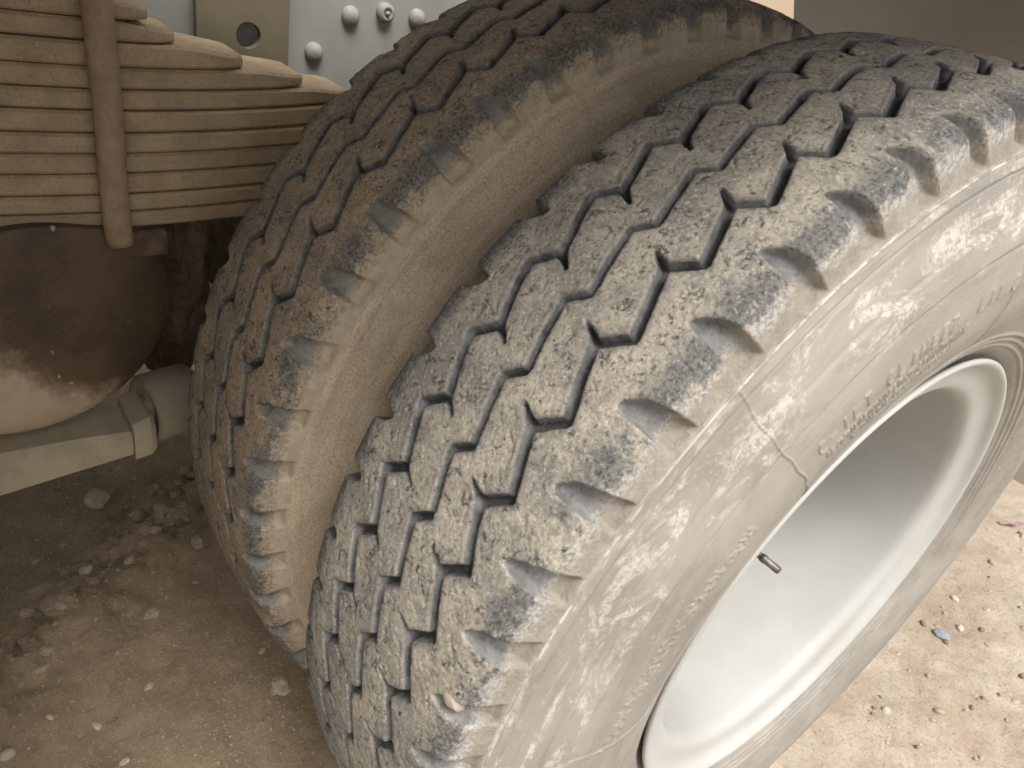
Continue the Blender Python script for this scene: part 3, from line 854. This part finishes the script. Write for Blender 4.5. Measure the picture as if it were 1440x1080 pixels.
for k, (sx, sy, rr_, lb) in enumerate(((-.515, -.713, .0055, 'small white pebble near the dirt at the lower left corner'), (-.479, -.661, .007, 'largest white pebble on the shaded dirt at lower left'), (-.399, -.642, .006, 'white pebble at the very bottom edge left of the tyres'), (-.485, -.770, .009, 'greyish pebble cut by the bottom left corner of the picture'))):
    put_stone('pebble', SV[1][k], None, sx, sy, rr_, lb, 'pebble', None, None, .2)
bm = bmesh.new()
vsq = [bm.verts.new(p) for p in ((-.030, -.006, .001), (-.008, -.011, .012), (.014, -.008, .006), (.032, -.004, .014), (.030, .008, .010), (.010, .010, .004), (-.010, .006, .010), (-.028, .007, .002))]
bm.faces.new((vsq[0], vsq[1], vsq[6], vsq[7])); bm.faces.new((vsq[1], vsq[2], vsq[5], vsq[6])); bm.faces.new((vsq[2], vsq[3], vsq[4], vsq[5]))
rf = bmesh.ops.solidify(bm, geom=bm.faces[:], thickness=.003)
so = link_mesh('plastic_scrap', bm_mesh('plastic_scrap', bm), M_SCRAP, None, (.04, 1.40, float(gz(.04, 1.40)) + .006))
so.rotation_euler = (0, 0, .9)
tag(so, 'crumpled pink and white scrap on the dirt at the right edge', 'scrap')
# pebble wedged in a tread notch of the outer wheel
pa = math.radians(12.9)
o = link_mesh('pebble', variant(stone_mesh(77, .9, 2, 1.0), M_STONE_PALE))
o.scale = (.0075,) * 3
o.location = (.0885, -.5275 * math.cos(pa), ZC + .5275 * math.sin(pa))
o.rotation_euler = (.3, .5, .2)
tag(o, 'pale angular pebble wedged in a shoulder notch of the outer tyre tread', 'pebble')

def visible(x, y):
    d = Vector((x, y, 0.0)) - Vector(CP)
    zc = d.dot(Vector(F_))
    if zc < .1: return None
    u = 720 + 1055.99 * d.dot(Vector(R_)) / zc; v = 540 + 1055.99 * d.dot(Vector(D_)) / zc
    return (u, v, zc) if -40 < u < 1480 and -40 < v < 1120 else None
def scatter(n, xr, yr, rr_, name, label, cat, group, weights, berm=False):
    k = 0; tries = 0
    while k < n and tries < 60000:
        tries += 1
        if berm:
            t = random.uniform(-.24, .34); x = -.79 - .75 * t + random.gauss(0, .06); y = -.53 + t + random.gauss(0, .03)
        else:
            x = random.uniform(*xr); y = random.uniform(*yr)
        p = visible(x, y)
        if not p: continue
        if abs(x + .16) < .30 and abs(y) < .16: continue
        if not berm and x < 0.05 and p[0] > 460: continue
        r = random.uniform(0, 1) ** 2.2 * (rr_[1] - rr_[0]) + rr_[0]
        mi = random.choices(range(3), weights)[0]
        tone = ('tan', 'pale', 'dark brown')[mi]
        size = 'larger' if r > .35 * rr_[0] + .65 * rr_[1] else ('small' if r > .75 * rr_[0] + .25 * rr_[1] else 'tiny')
        lb = '%s %s %s' % (size, tone, label)
        put_stone(name, random.choice((CV if berm else SV)[mi]), None, x, y, r * (1.15 if berm else 1), lb, cat, '%s %s %s' % (size, tone, group), None, random.uniform(.2, .5))
        k += 1
scatter(34, (-1.1, -.3), (-.9, -.1), (.003, .0075), 'pebble', 'pebble lying on the shaded dirt left of the tyres', 'pebble', 'pebbles on the shaded dirt left of the tyres', (7, 1, 4))
scatter(190, None, None, (.003, .0125), 'dirt_clod', 'clod of dry earth on the ridge beside the inner tyre', 'clod', 'clods along the ridge beside the inner tyre', (6, 3, 3), True)
scatter(70, (.06, .75), (.15, 1.9), (.003, .009), 'pebble', 'pebble lying on the bright dirt right of the wheel', 'pebble', 'pebbles on the bright dirt right of the wheel', (5, 3, 3))
# fine grit: one mass
bm = bmesh.new()
V = []; F = []
base = [(1, 0, -.3), (-.5, .87, -.3), (-.5, -.87, -.3), (.25, .1, .75)]
nv = 0
for k in range(26000):
    if k % 2: x, y = random.uniform(-1.25, -.3), random.uniform(-.95, .1)
    else: x, y = random.uniform(.05, .75), random.uniform(.1, 2.0)
    if not visible(x, y): continue
    r = random.uniform(.0009, .0026); a = random.uniform(0, 6.28); c_, s_ = math.cos(a), math.sin(a)
    z = float(gz(x, y))
    for p in base:
        q = [p[i] * random.uniform(.7, 1.25) for i in range(3)]
        V.append((x + r * (q[0] * c_ - q[1] * s_), y + r * (q[0] * s_ + q[1] * c_), z + r * (q[2] + .3)))
    F += [(nv, nv + 1, nv + 3), (nv + 1, nv + 2, nv + 3), (nv + 2, nv, nv + 3)]
    nv += 4
bm.free()
gr = link_mesh('gravel', mesh_np('gravel', V, F, False), M_CLOD)
tag(gr, 'fine loose grit scattered over the dirt', None, None, 'stuff')
